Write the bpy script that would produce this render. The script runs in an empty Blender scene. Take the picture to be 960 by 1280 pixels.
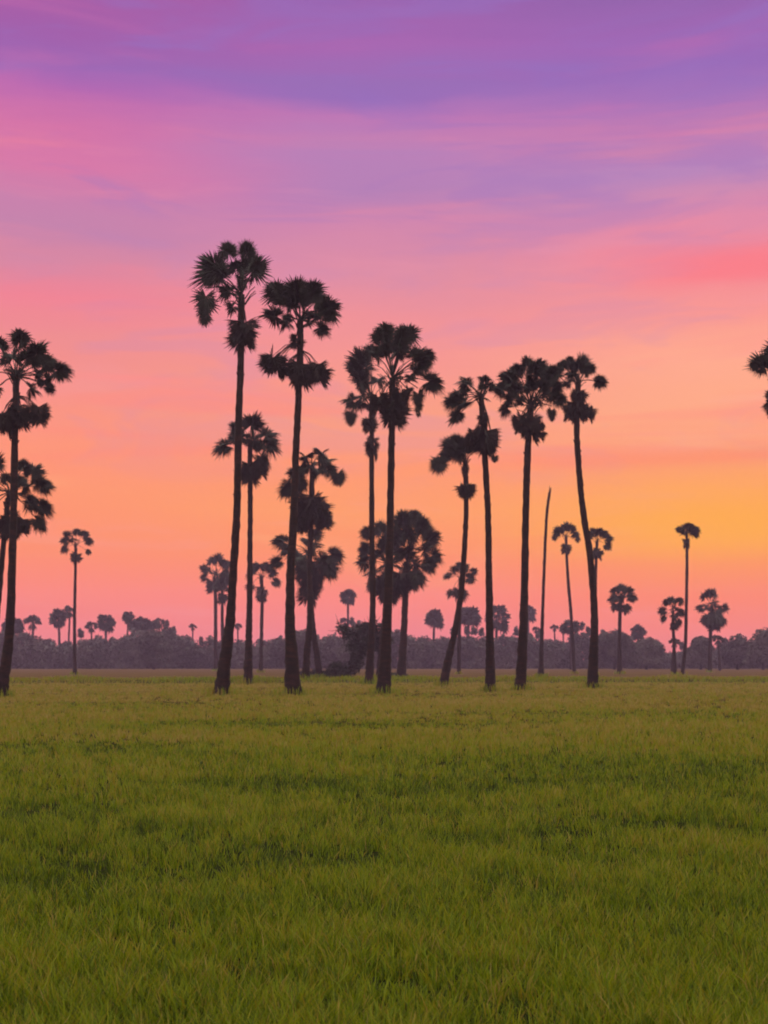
import bpy, math, random
import numpy as np
from mathutils import Vector, noise as mnoise

C = bpy.context.scene.collection
SC = bpy.context.scene
R = math.radians
rng = random.Random(11)
nrs = np.random.RandomState(5)

# ---------------------------------------------------------------- layout read off image coordinates, converted to metres
# at = (x, distance); path = trunk (x offset, height); fans / apart / skirts = (x offset, height, radius ...)
PALMS = [
    {'at': (-15.9, 53.1), 'path': [(0.0, -0.05), (0.1, 0.77), (0.37, 2.89), (0.5, 6.94), (0.6, 12.32), (0.63, 13.38)], 'r0': 0.249, 'r1': 0.133, 'label': 'big dark palm whose bushy head is cut by the left picture edge', 'fans': [(0.97, 14.91, 0.56), (0.1, 14.51, 0.6), (-0.49, 14.38, 0.6), (-0.89, 13.71, 0.5), (1.86, 14.21, 0.6), (2.43, 13.75, 0.5), (1.3, 14.11, 0.46), (0.77, 13.25, 0.4), (1.83, 13.25, 0.33), (-0.56, 13.12, 0.4), (2.16, 13.12, 0.3), (0.37, 13.78, 0.46)], 'apart': [], 'skirts': [(0.1, 11.39, 0.56, 0.73), (0.77, 11.65, 0.43, 0.73), (1.56, 11.65, 0.43, 0.63)], 'group': 'tall sugar palms at the near side of the palm grove'},
    {'at': (-21.05, 68.18), 'path': [(0.0, -0.05), (0.34, 3.12), (0.68, 6.74), (0.94, 9.51), (1.11, 10.58)], 'r0': 0.213, 'r1': 0.128, 'label': 'ragged shorter palm half hidden behind the trunk of the left edge palm', 'fans': [(0.77, 11.98, 0.68), (2.13, 11.9, 0.68), (2.94, 11.0, 0.6), (2.64, 9.94, 0.6), (2.73, 8.96, 0.47), (1.36, 11.22, 0.68), (-0.17, 11.56, 0.64), (-0.77, 10.7, 0.6), (-0.43, 9.51, 0.55), (1.87, 10.28, 0.47)], 'apart': [], 'skirts': [(1.11, 8.66, 0.64, 0.94), (1.79, 8.66, 0.47, 0.68)], 'group': 'tall sugar palms at the near side of the palm grove'},
    {'at': (-38.14, 157.89), 'path': [(0.0, -0.05), (-0.05, 6.24), (0.05, 14.13), (0.05, 16.11)], 'r0': 0.247, 'r1': 0.173, 'label': 'lone slim palm with thin straight trunk between left edge palms and the tallest palm', 'fans': [(-1.43, 15.61, 0.69), (-0.84, 17.29, 0.79), (0.15, 17.78, 0.79), (1.23, 17.39, 0.79), (1.73, 16.6, 0.69), (-1.14, 16.5, 0.79), (1.53, 15.22, 0.49), (0.05, 16.7, 0.79)], 'apart': [], 'skirts': [(0.05, 14.33, 0.69, 0.89)], 'group': 'slender palms across the far half of the field'},
    {'at': (-7.43, 58.25), 'path': [(0.0, -0.05), (0.22, 1.72), (0.44, 3.47), (0.62, 6.12), (0.77, 8.78), (0.84, 12.28), (0.95, 14.93), (1.0, 18.1)], 'r0': 0.346, 'r1': 0.146, 'label': 'tallest palm of all, its loose head highest against the sky', 'fans': [(-0.47, 19.3, 0.91), (0.4, 20.07, 0.51), (1.53, 19.59, 0.87), (1.28, 20.07, 0.51), (0.18, 18.54, 0.55), (1.9, 19.08, 0.51), (0.37, 17.88, 0.4), (0.88, 19.08, 0.47)], 'apart': [(-0.62, 17.26, 0.58, 1.13)], 'skirts': [(1.06, 16.25, 0.62, 0.95)], 'group': 'tall sugar palms at the near side of the palm grove'},
    {'at': (-4.11, 58.25), 'path': [(0.0, -0.05), (-0.15, 2.59), (-0.15, 5.25), (-0.02, 7.87), (0.11, 11.4), (0.21, 13.59), (0.29, 15.99), (0.29, 17.12)], 'r0': 0.382, 'r1': 0.146, 'label': 'second tallest palm, flat head over a separate lower ring of drooping leaves', 'fans': [(-0.81, 18.47, 0.66), (-1.1, 17.59, 0.62), (0.18, 18.32, 0.69), (1.09, 18.25, 0.73), (1.67, 17.63, 0.62), (1.27, 16.94, 0.47), (0.72, 17.19, 0.33), (-0.48, 17.37, 0.44), (-0.26, 18.1, 0.51)], 'apart': [], 'skirts': [(0.29, 14.53, 0.62, 0.87), (1.05, 14.61, 0.55, 0.76), (0.14, 16.06, 0.33, 0.44), (-0.91, 15.01, 0.62, 0.69), (-0.33, 14.75, 0.4, 0.55)], 'group': 'tall sugar palms at the near side of the palm grove'},
    {'at': (-9.37, 88.24), 'path': [(0.0, -0.05), (0.05, 3.04), (0.11, 5.86), (0.16, 11.32), (0.16, 16.78)], 'r0': 0.331, 'r1': 0.165, 'label': 'middling palm with an umbrella head just behind the trunk of the tallest palm', 'fans': [(-1.71, 16.33, 0.72), (-0.94, 17.55, 0.72), (0.38, 17.82, 0.99), (1.32, 17.38, 0.83), (1.7, 16.33, 0.77), (0.99, 15.62, 0.66), (-0.39, 16.83, 0.72), (0.66, 16.72, 0.66)], 'apart': [], 'skirts': [(0.11, 14.4, 0.77, 1.05), (0.93, 14.62, 0.5, 0.83)], 'group': 'tall sugar palms at the near side of the palm grove'},
    {'at': (-5.67, 91.6), 'path': [(0.0, -0.05), (0.17, 2.24), (0.35, 4.59), (0.35, 8.77), (0.46, 12.26), (0.52, 15.7)], 'r0': 0.286, 'r1': 0.172, 'label': 'palm behind the second tallest palm, the upper of two heads stacked there', 'fans': [(-0.91, 15.35, 0.74), (0.17, 16.04, 0.8), (1.32, 16.16, 0.92), (-1.31, 14.04, 0.74), (-0.51, 14.55, 0.74), (0.98, 15.13, 0.69), (1.78, 15.47, 0.63)], 'apart': [(2.41, 14.61, 0.63, 0.92)], 'skirts': [(0.46, 12.38, 1.15, 1.6), (-0.28, 11.4, 0.69, 1.03), (1.32, 11.69, 0.69, 1.03)], 'group': 'tall sugar palms at the near side of the palm grove'},
    {'at': (-6.25, 125.0), 'path': [(0.0, -0.05), (-0.31, 2.28), (-0.55, 3.84), (-0.78, 6.03), (-0.94, 8.37), (-1.02, 12.28)], 'r0': 0.312, 'r1': 0.234, 'label': 'palm with a long shaggy cone of dead leaves, the lower of two heads stacked there', 'fans': [(-3.83, 13.37, 1.02), (1.41, 12.12, 1.09), (1.09, 10.56, 1.09), (0.23, 11.66, 1.02), (-4.22, 11.11, 0.86), (-2.03, 11.5, 1.25), (-2.97, 12.28, 0.94), (-1.02, 13.22, 1.25), (-0.31, 14.0, 0.94)], 'apart': [], 'skirts': [(-1.02, 9.0, 1.09, 2.81), (-1.72, 10.25, 0.7, 1.72), (-0.23, 10.09, 0.7, 1.72)], 'group': 'tall sugar palms at the near side of the palm grove'},
    {'at': (-18.19, 188.98), 'path': [(0.0, -0.05), (0.12, 5.99), (0.24, 11.07), (0.06, 14.26)], 'r0': 0.295, 'r1': 0.236, 'label': 'small palm squeezed between the trunks of the medium palm and second tallest palm', 'fans': [(0.0, 15.67, 1.3), (-1.53, 14.73, 1.06), (1.89, 14.73, 1.06), (1.18, 15.67, 1.06), (2.36, 13.31, 0.94), (-1.65, 12.84, 0.94), (-0.94, 15.67, 1.06)], 'apart': [], 'skirts': [(0.24, 11.42, 0.83, 1.77)], 'group': 'slender palms across the far half of the field'},
    {'at': (-29.44, 224.3), 'path': [(0.0, -0.05), (-0.07, 8.23), (-0.06, 12.57), (-0.28, 16.36)], 'r0': 0.315, 'r1': 0.28, 'label': 'little round headed palm just outside the foot of the tallest palm', 'fans': [(-1.96, 17.9, 1.12), (-0.98, 19.44, 1.26), (0.42, 19.72, 1.4), (1.82, 18.88, 1.26), (2.1, 16.92, 1.26), (-0.28, 17.2, 1.54), (-1.96, 16.36, 0.98)], 'apart': [], 'skirts': [(-0.56, 14.54, 1.26, 1.68), (0.84, 14.96, 1.12, 1.4)], 'group': 'slender palms across the far half of the field'},
    {'at': (-26.99, 214.29), 'path': [(0.0, -0.05), (-0.06, 6.59), (-0.06, 10.61), (-0.06, 13.55)], 'r0': 0.301, 'r1': 0.234, 'label': 'stunted palm with a ball of dry leaves directly beside the trunk of the tallest palm', 'fans': [(-0.33, 14.89, 1.21), (0.87, 15.43, 1.21), (1.28, 13.82, 1.07), (-0.87, 13.82, 0.94), (0.2, 16.23, 1.07)], 'apart': [], 'skirts': [(-0.06, 11.95, 0.94, 1.34)], 'group': 'slender palms across the far half of the field'},
    {'at': (-1.01, 85.11), 'path': [(0.0, -0.05), (0.11, 2.19), (0.27, 5.17), (0.21, 9.43), (0.19, 15.38), (0.19, 19.11)], 'r0': 0.293, 'r1': 0.16, 'label': 'slim palm tight against the big central palm with a separate ball of dead leaves', 'fans': [(-0.69, 21.45, 1.06), (-0.96, 20.65, 0.85), (0.16, 22.24, 0.69), (-1.12, 18.36, 0.74), (0.05, 18.95, 0.74), (-0.48, 19.9, 0.74), (0.58, 20.54, 0.64)], 'apart': [(-1.17, 17.51, 0.48, 0.8)], 'skirts': [(0.05, 17.14, 0.48, 0.74), (0.24, 15.65, 0.48, 1.01)], 'group': 'tall sugar palms at the near side of the palm grove'},
    {'at': (-0.04, 59.7), 'path': [(0.0, -0.05), (0.11, 1.8), (0.23, 4.52), (0.34, 8.78), (0.4, 11.99), (0.44, 14.78)], 'r0': 0.336, 'r1': 0.149, 'label': 'big central palm with a high shaggy head and forked dead skirt', 'fans': [(0.11, 17.02, 0.63), (-0.18, 16.57, 0.52), (1.23, 16.99, 0.67), (0.86, 16.46, 0.6), (1.64, 16.13, 0.56), (1.79, 15.34, 0.56), (2.39, 14.86, 0.63), (0.64, 15.53, 0.45), (-0.3, 16.2, 0.45), (1.27, 14.49, 0.34), (0.41, 16.35, 0.52), (2.09, 15.68, 0.41)], 'apart': [(1.61, 13.44, 0.34, 0.82)], 'skirts': [(0.45, 13.07, 0.63, 0.97), (-0.18, 13.55, 0.41, 0.75), (0.79, 13.74, 0.45, 0.75)], 'group': 'tall sugar palms at the near side of the palm grove'},
    {'at': (1.49, 113.21), 'path': [(0.0, -0.05), (0.21, 3.13), (0.39, 7.23), (0.49, 10.42)], 'r0': 0.425, 'r1': 0.248, 'label': 'low bushy palm with a huge dense round head right of the central trunk', 'fans': [(1.27, 14.31, 1.13), (0.14, 14.09, 1.13), (2.12, 13.6, 1.13), (2.83, 12.61, 0.92), (3.11, 11.26, 0.92), (2.54, 10.13, 0.92), (1.55, 9.07, 0.92), (0.63, 12.89, 1.2), (0.49, 11.26, 1.2), (2.05, 11.26, 0.78), (1.34, 10.13, 0.99), (-0.43, 12.54, 1.06), (2.47, 11.97, 0.64)], 'apart': [], 'skirts': [(-0.07, 8.29, 0.99, 1.56), (0.84, 8.72, 0.85, 1.42)], 'group': 'tall sugar palms at the near side of the palm grove'},
    {'at': (-0.47, 125.0), 'path': [(0.0, -0.05), (0.24, 2.91), (0.55, 6.03), (0.78, 11.11)], 'r0': 0.352, 'r1': 0.234, 'label': 'low bushy palm with a ragged head mostly hidden by the central trunk', 'fans': [(0.16, 14.7, 1.09), (-1.09, 14.16, 0.94), (-1.48, 12.52, 0.94), (-1.56, 11.11, 0.94), (-0.62, 10.41, 1.02), (0.86, 13.14, 1.41), (1.41, 14.31, 1.09), (1.02, 11.03, 1.41), (-0.47, 11.89, 1.02), (1.72, 12.28, 1.09), (-0.62, 9.16, 0.78)], 'apart': [], 'skirts': [(0.86, 8.53, 1.25, 1.87), (-0.15, 8.77, 0.78, 1.56)], 'group': 'tall sugar palms at the near side of the palm grove'},
    {'at': (3.68, 79.47), 'path': [(0.0, -0.05), (0.22, 1.23), (0.74, 3.54), (1.14, 6.02), (1.34, 8.85), (1.44, 11.19), (1.39, 14.12)], 'r0': 0.273, 'r1': 0.149, 'label': 'leaning small headed palm with a dead leaf ball like a knot beneath the head', 'fans': [(0.49, 15.11, 0.84), (0.84, 15.36, 0.65), (1.39, 15.01, 0.65), (1.88, 15.01, 0.55), (0.19, 14.51, 0.55), (0.99, 14.51, 0.5)], 'apart': [(-0.2, 13.87, 0.65, 0.5)], 'skirts': [(1.44, 12.13, 0.6, 0.7), (1.39, 13.42, 0.25, 0.6)], 'group': 'tall sugar palms at the near side of the palm grove'},
    {'at': (5.22, 62.83), 'path': [(0.0, -0.05), (-0.02, 1.81), (-0.04, 3.54), (-0.08, 6.6), (-0.12, 8.92), (-0.23, 10.96), (-0.45, 14.58)], 'r0': 0.255, 'r1': 0.137, 'label': 'palm with bunched side leaves and a thin high tuft, just left of the widest head', 'fans': [(-1.33, 15.01, 0.51), (-1.88, 14.38, 0.47), (-1.41, 14.1, 0.51), (-1.69, 13.55, 0.43), (-0.31, 15.36, 0.35), (-0.39, 14.81, 0.43), (-0.04, 14.97, 0.35), (-0.35, 15.64, 0.27)], 'apart': [(0.2, 11.43, 0.2, 0.31)], 'skirts': [(-0.35, 13.44, 0.27, 0.51), (-0.29, 12.3, 0.63, 0.98), (-0.82, 12.42, 0.39, 0.71)], 'group': 'tall sugar palms at the near side of the palm grove'},
    {'at': (7.04, 66.3), 'path': [(0.0, -0.05), (0.09, 1.42), (0.21, 4.19), (0.32, 9.58), (0.42, 12.6), (0.58, 14.84)], 'r0': 0.29, 'r1': 0.166, 'label': 'palm with the widest umbrella head, its trunk next to the bare dead pole', 'fans': [(-0.66, 16.21, 0.7), (-0.99, 15.88, 0.54), (0.29, 17.04, 0.54), (1.08, 16.79, 0.62), (1.62, 16.33, 0.62), (1.91, 15.67, 0.58), (-0.33, 15.46, 0.58), (-0.66, 14.88, 0.41), (0.42, 15.92, 0.62), (1.08, 15.51, 0.5), (1.99, 15.01, 0.46), (-0.16, 16.75, 0.54), (0.58, 16.5, 0.58), (1.41, 15.75, 0.5)], 'apart': [(1.62, 14.22, 0.29, 0.54)], 'skirts': [(0.0, 13.77, 0.41, 0.75), (0.54, 13.52, 0.58, 0.91), (1.02, 13.43, 0.37, 0.75)], 'group': 'tall sugar palms at the near side of the palm grove'},
    {'at': (11.75, 72.29), 'path': [(0.0, -0.05), (0.09, 2.09), (0.13, 4.3), (-0.09, 7.37), (-0.5, 10.04), (-0.73, 12.39), (-0.86, 14.74), (-0.77, 17.4)], 'r0': 0.316, 'r1': 0.158, 'label': 'palm with a small head and one round leaf tuft held out on a stalk', 'fans': [(-0.45, 18.58, 0.63), (-0.82, 18.26, 0.59), (-1.4, 18.49, 0.45), (-1.77, 18.31, 0.36), (-1.09, 17.86, 0.5), (-0.18, 18.04, 0.41), (-1.27, 17.49, 0.36)], 'apart': [(0.45, 17.36, 0.5)], 'skirts': [(-0.77, 16.41, 0.45, 0.63), (-0.77, 15.64, 0.59, 0.81), (-0.18, 15.51, 0.36, 0.72), (-1.27, 15.51, 0.36, 0.68)], 'group': 'tall sugar palms at the near side of the palm grove'},
    {'at': (25.14, 169.01), 'path': [(0.0, -0.05), (-0.21, 4.46), (-0.46, 8.37), (-0.84, 13.01), (-1.06, 18.19)], 'r0': 0.238, 'r1': 0.185, 'label': 'thin palm with a tidy umbrella head between the dead pole and the curved trunk', 'fans': [(-0.84, 19.56, 0.95), (-2.11, 19.04, 0.95), (0.21, 18.72, 0.85), (-2.64, 18.08, 0.53), (0.53, 17.87, 0.53), (-1.48, 19.25, 0.85), (-0.21, 19.35, 0.74)], 'apart': [], 'skirts': [(-1.06, 16.39, 0.63, 1.06)], 'group': 'slender palms across the far half of the field'},
    {'at': (25.22, 152.87), 'path': [(0.0, -0.05), (0.05, 4.18), (0.1, 11.91), (0.29, 16.12)], 'r0': 0.215, 'r1': 0.167, 'label': 'thin palm whose umbrella head pokes out from behind the curved trunk', 'fans': [(0.48, 17.17, 0.96), (1.72, 16.4, 0.76), (1.53, 15.45, 0.67), (-0.47, 16.79, 0.67), (1.05, 16.98, 0.76), (-0.19, 17.26, 0.76)], 'apart': [], 'skirts': [(0.29, 14.4, 0.67, 1.05)], 'group': 'slender palms across the far half of the field'},
    {'at': (31.12, 169.01), 'path': [(0.0, -0.05), (-0.01, 4.46), (0.04, 7.63), (0.15, 9.95)], 'r0': 0.317, 'r1': 0.211, 'label': 'short palm with a domed head standing by itself beyond the curved trunk', 'fans': [(0.36, 11.32, 1.06), (-0.8, 11.11, 0.85), (1.42, 11.01, 0.95), (1.73, 10.06, 0.74), (-0.8, 9.95, 0.85), (0.89, 8.68, 0.74), (0.36, 10.16, 0.95)], 'apart': [], 'skirts': [(-0.38, 8.68, 0.74, 0.85), (0.36, 8.47, 0.63, 0.95)], 'group': 'slender palms across the far half of the field'},
    {'at': (34.51, 148.15), 'path': [(0.0, -0.05), (0.21, 2.06), (0.4, 4.46), (0.49, 13.17), (0.4, 16.41)], 'r0': 0.231, 'r1': 0.162, 'label': 'tallest of the slim right hand palms, tiny tidy head on a long stem', 'fans': [(-0.25, 16.69, 0.65), (0.49, 17.24, 0.83), (1.32, 16.78, 0.74), (1.6, 16.22, 0.46), (-0.62, 16.87, 0.56), (0.3, 16.5, 0.65), (0.86, 17.15, 0.74)], 'apart': [], 'skirts': [(0.4, 15.02, 0.46, 0.93)], 'group': 'slender palms across the far half of the field'},
    {'at': (34.75, 152.87), 'path': [(0.0, -0.05), (-0.07, 3.22), (-0.16, 5.61), (-0.16, 7.71)], 'r0': 0.191, 'r1': 0.167, 'label': 'short full headed palm directly beside the tallest of the slim right hand palms', 'fans': [(-1.02, 8.86, 0.76), (-0.26, 9.05, 0.86), (0.6, 8.95, 0.76), (-1.31, 7.71, 0.76), (-1.31, 6.75, 0.57), (0.79, 7.52, 0.67), (-0.16, 6.85, 0.76), (0.5, 6.37, 0.57), (-0.16, 8.0, 0.76)], 'apart': [], 'skirts': [(-0.07, 5.7, 0.57, 0.76)], 'group': 'slender palms across the far half of the field'},
    {'at': (50.04, 196.72), 'path': [(0.0, -0.05), (0.12, 3.71), (0.25, 6.66), (0.49, 10.11)], 'r0': 0.277, 'r1': 0.246, 'label': 'shaggy palm with an egg shaped dark head near the right picture edge', 'fans': [(-0.24, 12.2, 1.11), (0.98, 12.2, 1.11), (-1.11, 11.7, 0.98), (-0.98, 9.98, 0.98), (0.49, 8.88, 1.84), (2.09, 9.86, 0.98), (2.21, 7.89, 0.86), (1.35, 10.84, 1.11), (0.12, 10.6, 1.11), (-0.37, 8.14, 0.98)], 'apart': [], 'skirts': [(0.86, 6.91, 0.98, 1.23), (0.12, 7.65, 1.11, 1.72)], 'group': 'slender palms across the far half of the field'},
    {'at': (18.42, 58.25), 'path': [(0.0, -0.05), (-0.07, 2.52), (-0.22, 8.34), (-0.36, 12.35), (-0.4, 14.61)], 'r0': 0.273, 'r1': 0.146, 'label': 'palm showing only a leaf tuft at the right picture edge, highest tuft on that side', 'fans': [(-1.05, 15.3, 0.69), (-0.51, 15.92, 0.66), (0.15, 15.84, 0.66), (0.66, 15.26, 0.62), (0.44, 14.53, 0.51), (-1.49, 15.19, 0.33), (-0.36, 15.26, 0.55)], 'apart': [], 'skirts': [(-0.58, 13.26, 0.44, 0.95), (-0.14, 13.15, 0.44, 0.95)], 'group': 'tall sugar palms at the near side of the palm grove'},
    {'at': (9.54, 163.27), 'path': [(0.0, -0.05), (0.05, 4.36), (0.15, 8.44), (0.15, 12.32)], 'r0': 0.204, 'r1': 0.204, 'label': 'short palm with a scattered head crossing the lower stem of the leaning palm', 'fans': [(-0.66, 13.34, 0.92), (-1.38, 12.62, 0.82), (0.77, 13.64, 0.92), (1.58, 12.32, 0.92), (1.89, 13.13, 0.71), (-1.07, 10.38, 0.71), (0.46, 10.17, 0.92), (0.15, 14.05, 0.82)], 'apart': [], 'skirts': [(-0.05, 9.97, 0.82, 1.22)], 'group': 'slender palms across the far half of the field'},
]
POLE = {'at': (16.15, 131.87), 'path': [(0.0, -0.05), (0.17, 5.79), (0.37, 11.14), (0.63, 16.5), (0.95, 19.05)], 'r0': 0.309, 'r1': 0.144, 'label': 'bare dead palm pole with no head, pointed at the top'}
FAR_PALMS = [
    (-90.19, 311.69, 10.66, 2.34, 2, 'bushy small palm above the woods beside the leftmost big trunk'),
    (-85.52, 311.69, 11.24, 2.14, 0, 'open headed small palm above the woods, next inward from the leftmost big trunk'),
    (-80.33, 315.79, 12.55, 2.37, 1, 'round headed small palm just left of the lone slim palm stem'),
    (-78.6, 320.0, 14.1, 1.8, 0, 'small loose palm head touching the lone slim palm stem above the woods'),
    (-72.24, 315.79, 10.18, 1.58, 0, 'lowest little palm head just right of the lone slim palm stem'),
    (-69.6, 320.0, 11.7, 2.4, 1, 'roundest far palm head on the left woods, like a lollipop'),
    (-63.16, 315.79, 12.75, 1.58, 1, 'narrow stalked palm head above the left woods, tallest of the trio there'),
    (-60.0, 315.79, 10.97, 2.37, 2, 'squat bushy palm head in the middle of the trio above the left woods'),
    (-55.46, 315.79, 11.17, 1.58, 0, 'thin topped far palm with twin spiky tufts, last of the trio above the left woods'),
    (-47.17, 315.79, 10.18, 0.99, 0, 'tiny far palm like a toadstool before the dip in the woods'),
    (-36.6, 320.0, 10.5, 1.0, 0, 'tiny far palm seen close beside the trunk of the tallest palm'),
    (-8.77, 311.69, 17.67, 2.14, 1, 'ring headed far palm in the gap before the central trunks'),
    (-9.67, 315.79, 11.37, 1.38, 0, 'small faint palm head under the ring headed far palm'),
    (12.27, 311.69, 12.6, 2.34, 1, 'solid ball headed far palm alone in the gap beyond the low bushy palm'),
    (20.65, 311.69, 12.99, 2.53, 2, 'broad bushy far palm just behind the leaning small headed palm'),
    (27.83, 315.79, 12.36, 2.57, 2, 'tall oval far palm head partly behind the trunk left of the widest head'),
    (45.0, 400.0, 17.5, 2.75, 1, 'palest and haziest far palm, behind the trunk of the widest headed palm'),
    (37.01, 311.69, 9.49, 0.97, 0, 'tiny thin stemmed palm just before the dead pole'),
    (42.6, 320.0, 10.1, 1.0, 0, 'tiny thin stemmed palm just past the dead pole'),
    (44.21, 315.79, 9.2, 0.79, 0, 'tiniest palm tuft against the woods below the thin umbrella headed palm'),
    (38.83, 266.67, 9.0, 1.67, 2, 'bushy far palm crossing the stem of the thin umbrella headed palm'),
    (61.75, 311.69, 8.9, 1.95, 1, 'far palm rising out of the rounded trees beyond the short domed palm'),
    (47.35, 208.7, 4.76, 0.91, 0, 'faint low palm head under the short full headed palm'),
    (59.71, 228.57, 5.5, 1.14, 0, 'faint low palm under the egg shaped palm head'),
]
BROADLEAF = [
    (-17.05, 272.73, 8.66, 4.09, 'rounded grey tree crown at the woods edge right behind the second tallest palm'),
    (-5.45, 272.73, 8.66, 4.43, 'rounded grey tree crown at the woods edge behind the leaning dark shrub'),
    (48.0, 266.67, 8.33, 4.67, 'rounded woods edge tree directly behind the short domed palm'),
    (54.67, 266.67, 6.5, 5.0, 'low sloping woods edge tree beyond the short domed palm, below the far palm there'),
    (66.0, 266.67, 7.0, 3.17, 'small dome shaped woods edge tree behind the shaggy egg headed palm'),
    (73.67, 266.67, 7.33, 3.67, 'rounded woods edge tree first past the egg headed palm'),
    (77.28, 260.87, 8.51, 3.91, 'highest rounded woods edge tree, at the right picture edge'),
    (-49.09, 272.73, 8.49, 4.43, 'broad rounded woods edge tree below the trio of far palm heads'),
]
WOODS_Y = 300.0
WOODS_TOP = [(-138.75, 7.12), (-127.5, 8.62), (-112.5, 6.75), (-101.25, 7.88), (-90.0, 7.5), (-86.25, 7.88), (-80.62, 6.56), (-73.12, 6.0), (-71.25, 7.31), (-63.75, 7.31), (-58.12, 8.06), (-54.38, 8.62), (-49.69, 8.06), (-45.94, 6.75), (-42.0, 5.25), (-40.31, 6.0), (-35.62, 6.56), (-31.88, 5.62), (-27.19, 5.81), (-25.31, 6.75), (-21.56, 7.5), (-15.0, 7.31), (-11.25, 7.69), (-5.62, 7.88), (0.0, 8.06), (5.62, 7.88), (7.5, 7.5), (10.31, 6.19), (12.19, 6.0), (15.0, 6.94), (17.81, 6.94), (22.5, 6.56), (27.19, 6.56), (30.94, 6.94), (35.62, 6.19), (41.25, 6.38), (45.0, 7.31), (49.69, 7.5), (53.44, 7.12), (57.19, 5.62), (60.0, 4.5), (65.62, 3.19), (67.88, 2.62), (69.38, 2.62), (73.12, 3.94), (77.81, 3.38), (79.69, 4.5), (84.38, 5.62), (90.0, 6.75), (99.38, 7.69), (112.5, 6.75), (127.5, 8.25), (142.5, 7.12)]


# ---------------------------------------------------------------- helpers
def s2l(c):
    return tuple(((v / 255.0) / 12.92 if v <= 10.3 else (((v / 255.0) + 0.055) / 1.055) ** 2.4) for v in c)

class MB:
    """collects faces that end up in ONE mesh object"""
    def __init__(self):
        self.v = []; self.f = []
    def add(self, vs, fs):
        b = len(self.v)
        self.v.extend([tuple(p) for p in vs])
        self.f.extend([tuple(b + i for i in f) for f in fs])
    def build(self, name, mat, parent=None, smooth=False):
        me = bpy.data.meshes.new(name)
        me.from_pydata(self.v, [], self.f)
        me.materials.append(mat)
        if smooth:
            me.polygons.foreach_set('use_smooth', [True] * len(me.polygons))
        me.update()
        o = bpy.data.objects.new(name, me)
        C.objects.link(o)
        if parent is not None:
            o.parent = parent
        return o

def empty(name, loc, label, cat, group=None):
    o = bpy.data.objects.new(name, None)
    o.empty_display_size = 0.5
    C.objects.link(o)
    o.location = loc
    o['label'] = label; o['category'] = cat
    if group:
        o['group'] = group
    return o

def np_mesh(name, co, loops, sizes, mat, attr=None):
    me = bpy.data.meshes.new(name)
    me.vertices.add(len(co)); me.vertices.foreach_set('co', co.astype(np.float32).ravel())
    me.loops.add(len(loops)); me.loops.foreach_set('vertex_index', loops.astype(np.int32))
    starts = np.concatenate([[0], np.cumsum(sizes)[:-1]]).astype(np.int32)
    me.polygons.add(len(sizes)); me.polygons.foreach_set('loop_start', starts)
    me.update(calc_edges=True)
    me.materials.append(mat)
    if attr is not None:
        for k, a in attr.items():
            at = me.attributes.new(k, 'FLOAT', 'POINT')
            at.data.foreach_set('value', a.astype(np.float32))
    o = bpy.data.objects.new(name, me)
    C.objects.link(o)
    return o

def catmull(pts, n):
    P = [Vector(p) for p in pts]
    P = [P[0] * 2 - P[1]] + P + [P[-1] * 2 - P[-2]]
    out = []
    m = len(P) - 3
    for i in range(n + 1):
        t = i / n * m
        k = min(int(t), m - 1); u = t - k
        a, b, c, d = P[k:k + 4]
        out.append(0.5 * ((2 * b) + (c - a) * u + (2 * a - 5 * b + 4 * c - d) * u * u + (3 * b - a - 3 * c + d) * u ** 3))
    return out

def tube(M, pts, rad, sides=12, wob=0.0, seed=0.0, cap=True):
    n = len(pts); vs = []; fs = []
    for i, p in enumerate(pts):
        t = (pts[min(i + 1, n - 1)] - pts[max(i - 1, 0)]).normalized()
        a = t.orthogonal().normalized() if abs(t.z) < 0.9 else Vector((1, 0, 0))
        a = (a - t * a.dot(t)).normalized()
        b = t.cross(a)
        for k in range(sides):
            an = 2 * math.pi * k / sides
            q = rad[i]
            if wob:
                q *= 1 + wob * mnoise.noise(Vector((math.cos(an) * 1.5 + seed, math.sin(an) * 1.5, i * 0.9)))
            vs.append(p + a * (math.cos(an) * q) + b * (math.sin(an) * q))
    for i in range(n - 1):
        for k in range(sides):
            k2 = (k + 1) % sides
            fs.append((i * sides + k, i * sides + k2, (i + 1) * sides + k2, (i + 1) * sides + k))
    if cap:
        fs.append(tuple(reversed(range(sides))))
        fs.append(tuple((n - 1) * sides + k for k in range(sides)))
    M.add(vs, fs)

# ---------------------------------------------------------------- materials
def mat(name, rough=0.7, spec=0.3):
    m = bpy.data.materials.new(name); m.use_nodes = True
    nt = m.node_tree; b = nt.nodes['Principled BSDF']
    b.inputs['Roughness'].default_value = rough
    b.inputs['Specular IOR Level'].default_value = spec
    return m, nt, b

def noise_node(nt, scale, detail=4.0, vec=None, rough=0.55, dist=0.0):
    n = nt.nodes.new('ShaderNodeTexNoise')
    n.inputs['Scale'].default_value = scale
    n.inputs['Detail'].default_value = detail
    n.inputs['Roughness'].default_value = rough
    n.inputs['Distortion'].default_value = dist
    if vec is not None:
        nt.links.new(vec, n.inputs['Vector'])
    return n

def ramp(nt, stops, fac=None):
    n = nt.nodes.new('ShaderNodeValToRGB')
    cr = n.color_ramp
    while len(cr.elements) < len(stops):
        cr.elements.new(0.5)
    for e, (p, c) in zip(cr.elements, stops):
        e.position = p
    for e, (p, c) in zip(cr.elements, stops):
        e.color = (*c, 1.0)
    if fac is not None:
        nt.links.new(fac, n.inputs['Fac'])
    return n

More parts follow.
